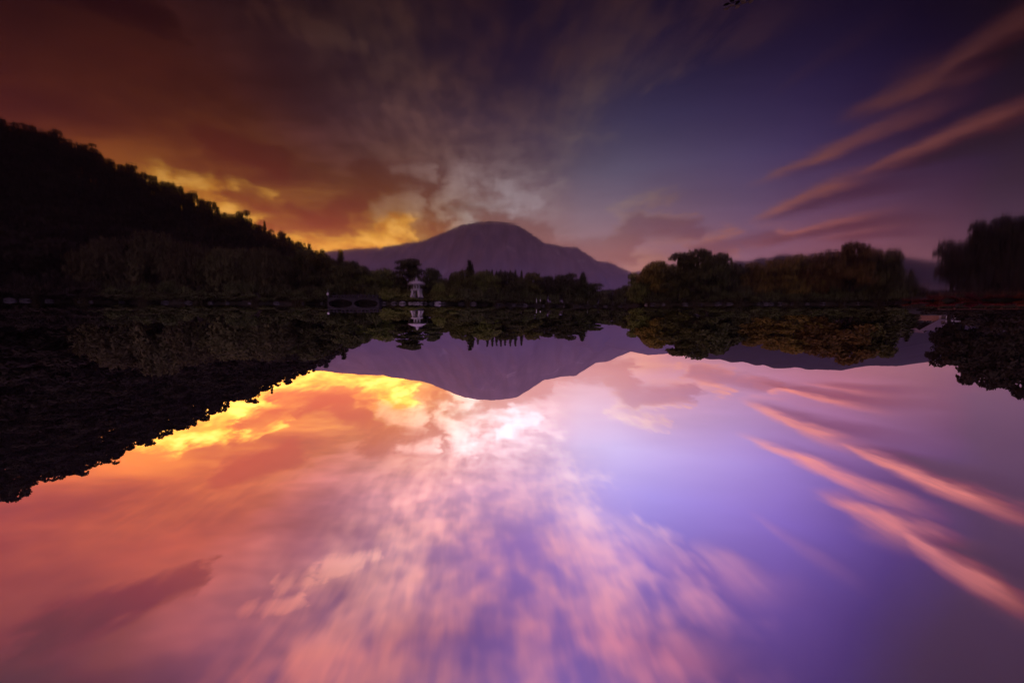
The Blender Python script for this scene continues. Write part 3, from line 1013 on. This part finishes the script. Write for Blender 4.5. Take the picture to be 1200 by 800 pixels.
# --- trees that can be told apart, along the far bank from the left to the right of the photograph
T = [
    # kind, column, top row, depth, width px, leaf material, name, label
    (BROAD, -70, 452, 46, 100, 'leaf_hill', 'broadleaf_tree', 'dark broadleaf tree at the left edge of the photo, at the foot of the hill'),
    (BROAD, 20, 432, 48, 84, 'leaf_hill', 'broadleaf_tree', 'very dark spreading tree at the hill foot near the left edge'),
    (BROAD, 84, 430, 48, 76, 'leaf_hill', 'broadleaf_tree', 'very dark tree on the bank just left of the pale willows'),
    (WILLOW, 150, 434, 49, 70, 'leaf_pale', 'willow_tree', 'leftmost pale rounded willow on the bank under the dark hill'),
    (WILLOW, 192, 440, 50, 62, 'leaf_pale', 'willow_tree', 'tallest pale rounded willow under the dark hill'),
    (WILLOW, 232, 429, 50, 50, 'leaf_pale', 'willow_tree', 'small pale willow between the two broad willow clumps under the hill'),
    (WILLOW, 276, 424, 51, 62, 'leaf_pale', 'willow_tree', 'broad pale willow, fourth from the left under the hill'),
    (WILLOW, 314, 424, 52, 52, 'leaf_pale', 'willow_tree', 'rightmost pale willow under the dark hill'),
    (BROAD, 352, 424, 58, 60, 'leaf_dark', 'broadleaf_tree', 'dark tree right of the pale willows where the hill meets the bank'),
    (BROAD, 380, 418, 54, 44, 'leaf_dark', 'broadleaf_tree', 'dark tree on the bank behind the white-topped post'),
    (CONE, 403, 422, 56, 26, 'leaf_dark', 'conifer_tree', 'pointed dark evergreen behind the stone bridge'),
    (BROAD, 413, 408, 52, 38, 'leaf_dark', 'broadleaf_tree', 'dark rounded tree directly behind the middle of the stone bridge'),
    (BROAD, 431, 397, 53, 38, 'leaf_olive', 'broadleaf_tree', 'low olive tree behind the right end of the stone bridge'),
    (BROAD, 450, 402, 56, 34, 'leaf_olive', 'broadleaf_tree', 'olive tree between the stone bridge and the tall garden pine'),
    (PINE, 481, 411, 53, 40, 'leaf_pine', 'pine_tree', 'tall garden pine with cloud-shaped pads right behind the stone lantern'),
    (PINE, 507, 401, 54, 26, 'leaf_pine', 'pine_tree', 'smaller flat-topped garden pine just right of the stone lantern'),
    (BROAD, 468, 391, 62, 34, 'leaf_dark', 'broadleaf_tree', 'low dark tree behind the left side of the tall garden pine'),
    (BROAD, 498, 389, 62, 34, 'leaf_dark', 'broadleaf_tree', 'low dark tree behind the stone lantern, between the two garden pines'),
    (BROAD, 528, 394, 58, 32, 'leaf_olive', 'broadleaf_tree', 'low olive tree right of the two garden pines'),
    (CONE, 551, 411, 60, 24, 'leaf_dark', 'conifer_tree', 'stout dark evergreen standing above the tree line left of the row of small conifers'),
    (BROAD, 541, 399, 58, 30, 'leaf_olive', 'broadleaf_tree', 'olive tree in front of the stout dark evergreen'),
    (BROAD, 568, 399, 60, 36, 'leaf_olive', 'broadleaf_tree', 'olive tree below the left end of the row of small conifers'),
    (BROAD, 592, 399, 64, 40, 'leaf_dark', 'broadleaf_tree', 'dark tree below the middle of the row of small conifers'),
    (BROAD, 616, 399, 68, 38, 'leaf_olive', 'broadleaf_tree', 'olive tree below the right end of the row of small conifers'),
    (BROAD, 640, 396, 72, 36, 'leaf_dark', 'broadleaf_tree', 'dark tree behind the pale strip of grassy bank'),
    (BROAD, 664, 399, 74, 34, 'leaf_dark', 'broadleaf_tree', 'rounded dark tree in the middle of the far bank under the right mountain shoulder'),
    (CONE, 682, 400, 74, 26, 'leaf_dark', 'conifer_tree', 'dark pointed tree at the right end of the middle tree row'),
    (BROAD, 696, 388, 76, 30, 'leaf_dark', 'broadleaf_tree', 'low dark tree just right of the middle tree row'),
    (BROAD, 715, 381, 80, 34, 'leaf_dark', 'broadleaf_tree', 'lowest dark tree in the dip of the tree line'),
    (BROAD, 734, 385, 74, 30, 'leaf_olive', 'broadleaf_tree', 'small olive tree at the left foot of the right-hand tree group'),
    (BROAD, 750, 398, 57, 34, 'leaf_olive', 'broadleaf_tree', 'olive tree forming the left slope of the right-hand tree group'),
    (BROAD, 768, 409, 55, 40, 'leaf_gold', 'broadleaf_tree', 'golden-brown tree beside the tallest round tree of the right-hand group'),
    (BROAD, 795, 418, 53, 46, 'leaf_olive', 'broadleaf_tree', 'left half of the tall round-headed olive clump right of the mountain'),
    (BROAD, 826, 423, 52, 48, 'leaf_dark', 'broadleaf_tree', 'tall ragged-topped dark tree right of the mountain foot'),
    (BROAD, 852, 407, 55, 38, 'leaf_dark', 'broadleaf_tree', 'lower dark tree right of the tall ragged-topped tree'),
    (BROAD, 878, 407, 54, 42, 'leaf_gold', 'broadleaf_tree', 'golden-brown tree left of the gold-leaved group'),
    (BROAD, 904, 411, 53, 40, 'leaf_gold', 'broadleaf_tree', 'leftmost tree of the gold-leaved group in front of the dark ridge'),
    (BROAD, 930, 415, 52, 50, 'leaf_gold', 'broadleaf_tree', 'broad golden tree, second of the gold-leaved group'),
    (BROAD, 960, 421, 51, 50, 'leaf_gold', 'broadleaf_tree', 'golden tree, third of the gold-leaved group'),
    (BROAD, 992, 428, 50, 52, 'leaf_gold', 'broadleaf_tree', 'tallest golden-brown tree of the gold-leaved group'),
    (BROAD, 1022, 422, 49, 46, 'leaf_olive', 'broadleaf_tree', 'dusky tree at the right end of the gold-leaved group'),
    (CONE, 1041, 418, 48, 30, 'leaf_dark', 'conifer_tree', 'dark layered evergreen with open gap of dark ridge to its right'),
    (CONE, 1062, 401, 62, 20, 'leaf_dark', 'conifer_tree', 'small spiky tree alone in the gap before the dark ridge'),
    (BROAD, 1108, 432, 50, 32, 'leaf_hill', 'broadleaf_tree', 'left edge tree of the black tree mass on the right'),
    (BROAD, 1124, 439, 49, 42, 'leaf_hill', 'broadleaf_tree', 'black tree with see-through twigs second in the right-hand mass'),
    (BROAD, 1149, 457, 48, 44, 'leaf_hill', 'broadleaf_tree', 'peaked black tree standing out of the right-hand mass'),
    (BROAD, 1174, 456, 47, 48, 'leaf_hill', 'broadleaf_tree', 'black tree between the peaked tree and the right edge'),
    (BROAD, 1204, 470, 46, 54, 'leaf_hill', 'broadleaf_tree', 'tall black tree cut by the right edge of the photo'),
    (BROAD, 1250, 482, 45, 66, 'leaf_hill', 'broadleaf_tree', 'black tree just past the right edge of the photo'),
]
for i, (kind, x, yt, Y, w, mat, name, label) in enumerate(T):
    plant_tree(kind, x, yt, Y, w, mat, label, 'tree', None, name, i)

# trees half hidden behind the front row
for i, x in enumerate((445, 470, 520, 556, 580, 604, 628, 652, 676, 760, 782, 806, 830, 856, 884, 912, 940, 968, 996, 1022)):
    front = {445: 392, 470: 388, 520: 386}.get(x, 390 if x < 700 else 398 if x < 900 else 408)
    plant_tree(BROAD, x, front, 70 if x > 700 else 88 if x > 540 else 64, 34, 'leaf_dark', 'dark tree mostly hidden behind the front row of %s trees' %
               ('the left bank' if x < 540 else 'the middle bank' if x < 700 else 'the right-hand'), 'tree',
               'hidden second row ' + ('left' if x < 540 else 'middle' if x < 700 else 'right'), 'broadleaf_tree', (0, 2)[i % 2])

# nine small conifers in a row on rising ground behind
for i, (x, yt) in enumerate([(560, 404), (571, 406), (577, 406), (582, 405), (587, 406), (592, 404.5), (598, 406), (604, 405.5), (611, 405)]):
    ords = ('first', 'second', 'third', 'fourth', 'fifth', 'sixth', 'seventh', 'eighth', 'ninth')
    plant_tree(CONE, x, yt + .6, 104 + R.uniform(-3, 3), 10.5, 'leaf_dark', '%s from the left in the row of small pointed conifers under the summit' % ords[i],
               'tree', 'row of small conifers', 'conifer_tree', i)

# forest of the hill: the skyline trees, then the trees covering the slope
nr = 0
x = -60.0
while x < 400:
    c = hill_point(x, 1.0 + R.uniform(-.05, .05))
    hh = R.uniform(.84, 1.08) * HT * (1.12 if R.random() < .12 else 1.0)
    pr = HILLC[nr % 2] if R.random() < .12 else RIDGE[nr % len(RIDGE)]
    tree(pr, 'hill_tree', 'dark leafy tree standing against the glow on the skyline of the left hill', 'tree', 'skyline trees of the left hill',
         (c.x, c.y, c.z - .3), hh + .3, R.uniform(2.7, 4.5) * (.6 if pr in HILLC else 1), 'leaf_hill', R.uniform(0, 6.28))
    nr += 1
    x += R.uniform(4.2, 7.6)
rows = 9
for k in range(rows):
    v = .93 - k * .098
    x = -120 + R.uniform(0, 20)
    while x < 430 - 50 * v:
        vv = min(.97, max(.05, v + R.uniform(-.04, .04)))
        c = hill_point(x, vv)
        pr = HILLC[nr % 2] if R.random() < .15 else HILLT[nr % len(HILLT)]
        zone = ('upper' if vv > .66 else 'middle' if vv > .36 else 'lowest') + ' part of the hillside ' + (
            'at the left edge' if x < 60 else 'above the pale willows' if x < 260 else 'near its low right end')
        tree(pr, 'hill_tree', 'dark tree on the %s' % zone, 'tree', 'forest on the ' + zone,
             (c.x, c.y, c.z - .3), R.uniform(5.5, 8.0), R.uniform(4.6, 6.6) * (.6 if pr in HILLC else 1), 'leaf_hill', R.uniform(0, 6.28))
        nr += 1
        x += R.uniform(16, 24)

# shrubs closing the bank under the trees
SPANS = [(-140, 120, 'low black shrub on the bank left of the pale willows', 'leaf_hill'),
         (120, 345, 'low dark shrub on the bank under the pale willows', 'leaf_dark'),
         (345, 452, 'low shrub on the bank behind the stone bridge', 'leaf_dark'),
         (452, 540, 'clipped shrub on the bank around the stone lantern', 'leaf_olive'),
         (540, 745, 'low shrub under the middle tree row on the far bank', 'leaf_dark'),
         (745, 1050, 'low shrub at the foot of the right-hand trees', 'leaf_dark'),
         (1088, 1290, 'low black shrub behind the red bed on the right', 'leaf_hill')]
si = 0
for x0, x1, label, mat in SPANS:
    x = x0 + 4.0
    while x < x1:
        a = math.atan2(-(x - 600), FOC)
        for off in (.55, 2.2, 4.4):
            r = shore_r(a) + off + R.uniform(-.4, .6) + (3.4 if x > 1080 else 0)
            X, Y = r * math.sin(a), r * math.cos(a)
            h = R.uniform(.5, .9) if off < 1 else R.uniform(.9, 1.5) if off < 3 else R.uniform(1.5, 2.6)
            if 1050 < x < 1135:
                h = min(h, .6)
            if 475 < x < 502:
                h = min(h, .45) if off < 3 else min(h, 1.2)
            if 384 < x < 446 and off < 3:
                continue
            tree(SHRUB[si % 4], 'bank_shrub', label, 'shrub', 'row of ' + ' '.join(label.split()[1:]), (X, Y, gz(X, Y) - .05), h,
                 R.uniform(1.7, 2.6), mat, R.uniform(0, 6.28), ('stem', 'foliage'))
            si += 1
        x += 15 if x0 > 300 else 19


# ------------------------------------------------------------------ stone lantern
def lantern():
    Y = 47.6
    p = at(488.5, 357, Y)
    z0 = gz(p.x, Y)
    t = thing('stone_lantern', 'pale stone garden lantern with wide roof standing on the bank before a pine', 'lantern', (p.x, Y, z0), 0.12)
    s = 1.0
    mb = MB()
    mb.lathe([(.84, -.15), (.86, .12), (.80, .30), (.66, .38)], 10)
    mb.build('base_stone', M['rock'], t)
    zb = .36
    for k in range(4):
        a = math.pi / 4 + k * math.pi / 2
        m2 = MB()
        path, rad = [], []
        for j in range(7):
            u = j / 6
            rr_ = .70 - .20 * math.sin(u * math.pi * .5)
            path.append((math.cos(a) * rr_, math.sin(a) * rr_, zb + u * .80))
            rad.append(.15 - .02 * u + .05 * abs(u - .5))
        m2.tube(path, rad, 8)
        m2.build('leg', M['stone'], t, True)
    mb = MB()
    mb.lathe([(.52, 0), (.76, .05), (.78, .17), (.70, .22), (.44, .25)], 6, (0, 0, zb + .76), .26)
    mb.build('platform', M['stone'], t)
    fb = MB()
    zf = zb + 1.0
    for k in range(6):
        a = .26 + k * math.pi / 3
        fb.box((math.cos(a) * .36, math.sin(a) * .36, zf + .24), (.13, .13, .52), a)
    fb.lathe([(.43, 0), (.43, .08)], 6, (0, 0, zf - .02), .26)
    fb.lathe([(.45, 0), (.45, .08)], 6, (0, 0, zf + .43), .26)
    fb.build('fire_box', M['stone'], t)
    mb = MB()
    mb.lathe([(.40, 0), (1.02, .03), (1.06, .10), (.92, .20), (.62, .33), (.34, .42), (.16, .46)], 18, (0, 0, zf + .50), 0.0)
    mb.build('roof', M['stone'], t)
    mb = MB()
    mb.lathe([(.17, 0), (.22, .05), (.13, .10), (.17, .17), (.16, .25), (.07, .33), (.02, .40)], 12, (0, 0, zf + .955))
    mb.build('finial', M['stone'], t, True)


lantern()


# ------------------------------------------------------------------ stone bridge with two low arches
def bridge():
    Y = 46.0
    a, b = at(387, 357, Y), at(446, 357, Y)
    cx, L = (a.x + b.x) / 2, abs(a.x - b.x)
    t = thing('stone_bridge', 'low grey stone bridge with two shallow arches left of the lantern', 'bridge', (cx, Y, 0), 0.0)
    wd = 1.3
    half = L / 2

    def arch(x):         # underside of the two spans
        u = abs(abs(x) - half / 2) / (half / 2)
        return .06 + .40 * math.sqrt(max(0, 1 - min(1, u * 1.08) ** 2))

    def deck(x):
        return .62 + .10 * math.cos(x / half * 1.4)
    N = 48
    xs = [-half + L * i / N for i in range(N + 1)]
    vs, fs = [], []
    for x in xs:
        u = abs(abs(x) - half / 2) / (half / 2)
        lo = arch(x) if u < .93 else -.5
        for yy in (-wd / 2, wd / 2):
            vs += [(x, yy, lo), (x, yy, deck(x) - .16)]
    for i in range(N):
        o, n = i * 4, (i + 1) * 4
        fs += [(o, n, n + 1, o + 1), (o + 3, n + 3, n + 2, o + 2), (o + 2, n + 2, n, o), (o + 1, n + 1, n + 3, o + 3)]
    fs += [(0, 1, 3, 2), (N * 4 + 2, N * 4 + 3, N * 4 + 1, N * 4)]
    mb = MB()
    mb.add(vs, fs)
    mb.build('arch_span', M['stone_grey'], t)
    dk = MB()
    vs, fs = [], []
    for x in xs:
        z = deck(x)
        vs += [(x, -wd / 2 - .1, z - .155), (x, wd / 2 + .1, z - .155), (x, wd / 2 + .1, z), (x, -wd / 2 - .1, z)]
    for i in range(N):
        o, n = i * 4, (i + 1) * 4
        for k in range(4):
            fs.append((o + k, o + (k + 1) % 4, n + (k + 1) % 4, n + k))
    fs += [(3, 2, 1, 0), (N * 4, N * 4 + 1, N * 4 + 2, N * 4 + 3)]
    dk.add(vs, fs)
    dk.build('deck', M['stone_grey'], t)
    for side in (-1, 1):
        yy = side * (wd / 2)
        for k in range(7):
            x = -half + .15 + (L - .3) * k / 6
            m2 = MB()
            m2.box((x, yy, deck(x) + .15), (.14, .14, .30))
            m2.box((x, yy, deck(x) + .325), (.18, .18, .05), taper=.6)
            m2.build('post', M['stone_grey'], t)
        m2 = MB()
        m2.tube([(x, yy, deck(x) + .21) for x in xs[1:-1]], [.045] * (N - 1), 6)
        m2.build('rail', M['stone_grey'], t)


bridge()

# short post with a white globe at the left end of the bridge
p = at(384.5, 357, 45.9)
t = thing('lamp_post', 'thin post with a small white globe at the left end of the stone bridge', 'lamp', (p.x, 45.9, gz(p.x, 45.9) - .1))
mb = MB()
mb.lathe([(.10, -.3), (.10, .06), (.045, .10), (.040, 1.18), (.07, 1.22)], 8)
mb.build('post', M['stone_grey'], t)
mb = MB()
mb.lathe([(.05, 1.22), (.12, 1.27), (.15, 1.36), (.12, 1.45), (.05, 1.50), (.02, 1.53)], 10)
mb.build('globe', M['white'], t, True)

# ------------------------------------------------------------------ small white marker posts on the grassy strip
for i, (x, Y, lab) in enumerate([(628.5, 63, 'left one of the pair of tiny white posts on the grassy strip'),
                                 (633, 63, 'right one of the pair of tiny white posts on the grassy strip'),
                                 (688, 72, 'left one of three tiny white posts in the dip of the tree line'),
                                 (691.5, 72, 'middle one of three tiny white posts in the dip of the tree line'),
                                 (695, 72, 'right one of three tiny white posts in the dip of the tree line')]):
    X = -(x - 600) / FOC * Y
    mb = MB()
    mb.box((0, 0, .30), (.13, .13, .7))
    mb.box((0, 0, .68), (.13, .13, .06), taper=.3)
    tag(mb.build('marker_post', M['white'], loc=(X, Y, gz(X, Y))), lab, 'post', 'white marker posts')


# ------------------------------------------------------------------ stones along the shore
def rock(name, r, seed, mat, loc, label, group):
    rng = random.Random(seed)
    vs, fs = [], []
    nu, nv_ = 10, 6
    for j in range(nv_ + 1):
        th = math.pi * j / nv_
        for i in range(nu):
            ph = 2 * math.pi * i / nu
            d = Vector((math.sin(th) * math.cos(ph), math.sin(th) * math.sin(ph), math.cos(th)))
            k = 1 + .22 * fbm(d.x * 1.6 + seed, d.y * 1.6 + d.z * 2.1, seed, 3)
            if j in (0, nv_):
                k = 1
            vs.append((d.x * r * k * 1.25, d.y * r * k, d.z * r * k * .62))
    for j in range(nv_):
        for i in range(nu):
            q = (i + 1) % nu
            fs.append((j * nu + i, (j + 1) * nu + i, (j + 1) * nu + q, j * nu + q))
    mb = MB()
    mb.add(vs, fs)
    o = mb.build(name, M[mat], loc=loc)
    o.rotation_euler = (0, 0, rng.uniform(0, 6.28))
    return tag(o, label, 'stone', group)


STN = [(472, .34, 'pebble', 'pale rounded stone at the water just left of the stone lantern'),
       (462, .30, 'rock', 'grey stone at the water between the bridge and the lantern, nearer the lantern'),
       (450, .28, 'rock', 'small grey stone at the water right of the stone bridge'),
       (482, .22, 'pebble', 'first small pale stone in the row at the foot of the lantern'),
       (486, .22, 'pebble', 'second small pale stone in the row at the foot of the lantern'),
       (490, .24, 'pebble', 'third small pale stone in the row at the foot of the lantern'),
       (494.5, .22, 'pebble', 'fourth small pale stone in the row at the foot of the lantern'),
       (499, .26, 'rock', 'grey stone at the right end of the row below the lantern'),
       (506, .36, 'rock', 'large grey stone at the water right of the lantern'),
       (512.5, .38, 'pebble', 'pale pointed stone at the water below the smaller garden pine'),
       (520, .26, 'rock', 'small grey stone at the water right of the smaller garden pine'),
       (757, .26, 'pebble', 'pale stone at the water below the left slope of the right-hand trees'),
       (764, .28, 'rock', 'grey stone beside the pale stone below the right-hand trees'),
       (902, .34, 'rock', 'grey stone at the water below the gold-leaved trees'),
       (912, .26, 'rock', 'smaller grey stone at the water below the gold-leaved trees')]
for i, (x, r, mat, lab) in enumerate(STN):
    a = math.atan2(-(x - 600), FOC)
    rs = shore_r(a) - .10
    rock('shore_stone', r, 31 + i, mat, (rs * math.sin(a), rs * math.cos(a), .06), lab, 'stones along the shore')

for i, x in enumerate(list(range(-40, 380, 26)) + list(range(540, 745, 19)) + list(range(775, 1050, 21))):
    xx = x + R.uniform(-7, 7)
    a = math.atan2(-(xx - 600), FOC)
    rs = shore_r(a) - R.uniform(-.1, .35)
    where = 'under the dark hill left of the bridge' if x < 400 else 'under the middle tree row' if x < 750 else 'under the right-hand trees'
    rock('shore_stone', R.uniform(.16, .38), 131 + i, 'rock', (rs * math.sin(a), rs * math.cos(a), .04), 'dark stone at the water edge ' + where, 'dark stones ' + where)


def make_reeds(seed):
    rng = np.random.default_rng(seed)
    n = 170
    b = np.stack([rng.normal(0, .28, n), rng.normal(0, .2, n), np.full(n, -.1)], 1)
    h = rng.uniform(.5, 1.15, (n, 1))
    th = rng.uniform(0, 6.28, n)
    sd_ = np.stack([np.cos(th), np.sin(th), np.zeros(n)], 1) * .016
    ln = np.stack([rng.normal(0, .2, n) + b[:, 0] * .4, rng.normal(0, .2, n), np.ones(n)], 1) * h
    return quads_mesh('reed_clump', np.stack([b - sd_, b + sd_, b + ln + sd_ * .1, b + ln - sd_ * .1], 1), M['grass'])


REED = [make_reeds(301 + i) for i in range(3)]
for i, x in enumerate((-20, 40, 95, 170, 235, 300, 352, 548, 575, 640, 668, 720, 780, 815, 862, 930, 985, 1030)):
    a = math.atan2(-(x - 600), FOC)
    rs = shore_r(a) - R.uniform(.0, .4)
    where = 'under the dark hill' if x < 400 else 'under the middle tree row' if x < 750 else 'under the right-hand trees'
    o = tag(link('reed_clump', REED[i % 3], None, (rs * math.sin(a), rs * math.cos(a), .0)), 'clump of thin reeds at the water edge ' + where, 'reeds', 'reeds ' + where)
    o.rotation_euler = (0, 0, R.uniform(0, 6.28))
    o.scale = (R.uniform(.8, 1.4),) * 2 + (R.uniform(.6, 1.0),)

# ------------------------------------------------------------------ houses in the gap on the right


def house(label, x0, x1, Y, eave_y, ridge_y, axis, depth, wins):
    a, b = at(x1, eave_y, Y), at(x0, eave_y, Y)
    cx, L = (a.x + b.x) / 2, abs(a.x - b.x)
    zg = gz(cx, Y)
    he, hr = a.z - zg, at((x0 + x1) / 2, ridge_y, Y).z - zg
    t = thing('house', label, 'house', (cx, Y, zg), math.atan2(-cx, Y) * -.0)
    mb = MB()
    D2 = depth
    if axis == 'gable':    # gable end faces the pond
        vs = [(-L / 2, 0, -.3), (L / 2, 0, -.3), (L / 2, 0, he), (0, 0, hr - .12), (-L / 2, 0, he),
              (-L / 2, D2, -.3), (L / 2, D2, -.3), (L / 2, D2, he), (0, D2, hr - .12), (-L / 2, D2, he)]
        fs = [(0, 1, 2, 3, 4), (9, 8, 7, 6, 5), (1, 6, 7, 2), (5, 0, 4, 9)]
        mb.add(vs, fs)
        mb.build('wall', M['plaster'], t)
        rf = MB()
        o = .45
        sl = (hr - he) / (L / 2)
        for s in (-1, 1):
            e = (s * (L / 2 + o), he - sl * o)
            q = [(0, -o, hr), (e[0], -o, e[1]), (e[0], D2 + o, e[1]), (0, D2 + o, hr)]
            rf.add(q + [(p_[0], p_[1], p_[2] - .14) for p_ in q], [(0, 1, 2, 3), (7, 6, 5, 4), (0, 4, 5, 1), (1, 5, 6, 2), (2, 6, 7, 3)])
        rf.build('roof', M['tile'], t)
    else:
        mb.box((0, D2 / 2, he / 2 - .15), (L, D2, he + .3))
        mb.build('wall', M['plaster'], t)
        rf = MB()
        o = .45
        sl = (hr - he) / (D2 / 2)
        for s in (0, 1):
            y_e = -o if s == 0 else D2 + o
            q = [(-L / 2 - o, y_e, he - sl * o), (L / 2 + o, y_e, he - sl * o), (L / 2 + o, D2 / 2, hr), (-L / 2 - o, D2 / 2, hr)]
            rf.add(q + [(p_[0], p_[1], p_[2] - .14) for p_ in q], [(0, 1, 2, 3), (7, 6, 5, 4), (0, 4, 5, 1), (1, 5, 6, 2), (3, 7, 4, 0)])
        rf.build('roof', M['tile'], t)
    for u, z, w, h in wins:
        xw, zw = (u - .5) * L, z * he
        fr = MB()
        for s in (-1, 1):
            fr.box((xw + s * w / 2, -.04, zw), (.09, .10, h + .18))
            fr.box((xw, -.041, zw + s * h / 2), (w, .10, .09))
        f = fr.build('window', M['white'], t)
        pn = MB()
        pn.box((xw, -.015, zw), (w - .08, .04, h - .08))
        pn.build('pane', M['glass'], f)
    dr = MB()
    dr.box((L * .32, -.03, .95), (.9, .06, 1.9))
    dr.build('door', M['door'], t)


house('pale pinkish house with a gable end showing in the gap before the dark ridge', 1066, 1098, 92, 378, 390, 'gable', 8, [(.3, .62, 1.3, 1.1), (.62, .62, 1.3, 1.1)])
house('long low house with a straight eave half hidden by the black trees on the right', 1100, 1130, 86, 376, 388, 'eave', 7, [(.25, .62, 1.4, 1.0), (.6, .62, 1.4, 1.0)])
house('small house with a pale wall at the right foot of the gold-leaved trees', 1052, 1066, 104, 373, 380, 'eave', 6, [(.5, .6, 1.2, 1.0)])

# ------------------------------------------------------------------ red bed and low rail on the right bank
k = 0
x = 1064.0
while x < 1290:
    a = math.atan2(-(x - 600), FOC)
    r = shore_r(a) + R.uniform(-.05, .3)
    X, Y = r * math.sin(a), r * math.cos(a)
    tree(SHRUB[k % 4], 'red_flowering_plant', 'low red-leaved plant in the red bed along the right bank', 'plant', 'red bed on the right bank',
         (X, Y, gz(X, Y) - .04), R.uniform(.26, .42), R.uniform(.8, 1.1), 'leaf_red', R.uniform(0, 6.28), ('stem', 'foliage'))
    k += 1
    x += R.uniform(5.5, 8.0)
pts_r = []
for x in np.linspace(1098, 1300, 12):
    a = math.atan2(-(x - 600), FOC)
    r = shore_r(a) + 2.6
    pts_r.append((r * math.sin(a), r * math.cos(a)))
t = thing('low_fence', 'low reddish wooden rail fence behind the red bed on the right', 'fence', (*pts_r[0], gz(*pts_r[0])))
o0 = t.location
rail = MB()
rail.tube([(X - o0.x, Y - o0.y, gz(X, Y) + .24 - o0.z) for X, Y in pts_r], [.04] * len(pts_r), 6)
rail.build('rail', M['wood'], t)
for X, Y in pts_r:
    mb = MB()
    mb.box((X - o0.x, Y - o0.y, gz(X, Y) - o0.z + .10), (.10, .10, .4))
    mb.build('post', M['wood'], t)


# ------------------------------------------------------------------ grass along the water's edge
def shore_grass():
    rng = np.random.default_rng(9)
    n = 26000
    a = np.interp(rng.uniform(0, 1, n), [0, 1], [math.atan2(760, FOC), math.atan2(-760, FOC)])
    S = np.array([shore_r(q) for q in a])
    d = rng.uniform(.02, 1.0, n) ** 1.4 * 3.2 + .05
    r = S + d
    z = np.interp(d, PR, PZ)
    base = np.stack([r * np.sin(a), r * np.cos(a), z - .03], 1)
    h = rng.uniform(.10, .34, (n, 1))
    th = rng.uniform(0, 6.28, n)
    side = np.stack([np.cos(th), np.sin(th), np.zeros(n)], 1) * .022
    lean = np.stack([rng.normal(0, .3, n), rng.normal(0, .3, n), np.ones(n)], 1) * h
    V = np.stack([base - side, base + side, base + lean + side * .15, base + lean - side * .15], 1)
    tag(link('shore_grass', quads_mesh('shore_grass', V, M['grass'])), 'fringe of dry grass along the water edge', 'grass', kind='stuff')


shore_grass()

# ------------------------------------------------------------------ floating sprig near the camera
d = direction(871, 1)
kk = -CAMZ / d.z
P0 = Vector((d.x * kk, d.y * kk, 0.004))
t = thing('floating_sprig', 'small leafy twig floating on the dark water at the top edge', 'twig', P0, .6)
t.scale = (.7, .7, .7)
mb = MB()
mb.tube([(-.05, 0, .001), (-.01, .006, .004), (.03, .002, .003), (.06, -.006, .001)], [.0022, .002, .0016, .001], 5)
mb.build('stem', M['twig'], t)
for (lx, ly, ang, s) in [(-.03, .012, 1.0, .030), (.0, -.012, -1.1, .034), (.025, .014, .8, .028), (.045, -.014, -.8, .026), (.068, -.004, 0, .030)]:
    m2 = MB()
    ca, sa = math.cos(ang), math.sin(ang)
    vs = []
    for u, w in ((-.5, 0), (-.2, .32), (.2, .26), (.5, 0), (.2, -.26), (-.2, -.32)):
        vs.append((lx + (u * ca - w * sa) * s, ly + (u * sa + w * ca) * s, .003 + .004 * abs(w)))
    m2.add(vs, [(0, 1, 2, 3), (0, 3, 4, 5)])
    m2.build('leaf', M['twig'], t)

# ------------------------------------------------------------------ haze: the evening air between the pond and the mountain
mb = MB()
mb.box((0, 3400, 578), (17800, 10400, 1160))
hz_o = mb.build('haze', bpy.data.materials.new('haze_air'))
hm = hz_o.data.materials[0]
hm.use_nodes = True
hn = hm.node_tree
hn.nodes.clear()
pv = hn.nodes.new('ShaderNodeVolumePrincipled')
pv.inputs['Color'].default_value = (.86, .78, 1.0, 1)
pv.inputs['Density'].default_value = HAZE
pv.inputs['Anisotropy'].default_value = 0.3
ho = hn.nodes.new('ShaderNodeOutputMaterial')
hn.links.new(pv.outputs[0], ho.inputs['Volume'])
tag(hz_o, 'thin purple evening haze in the air over the valley', kind='stuff')
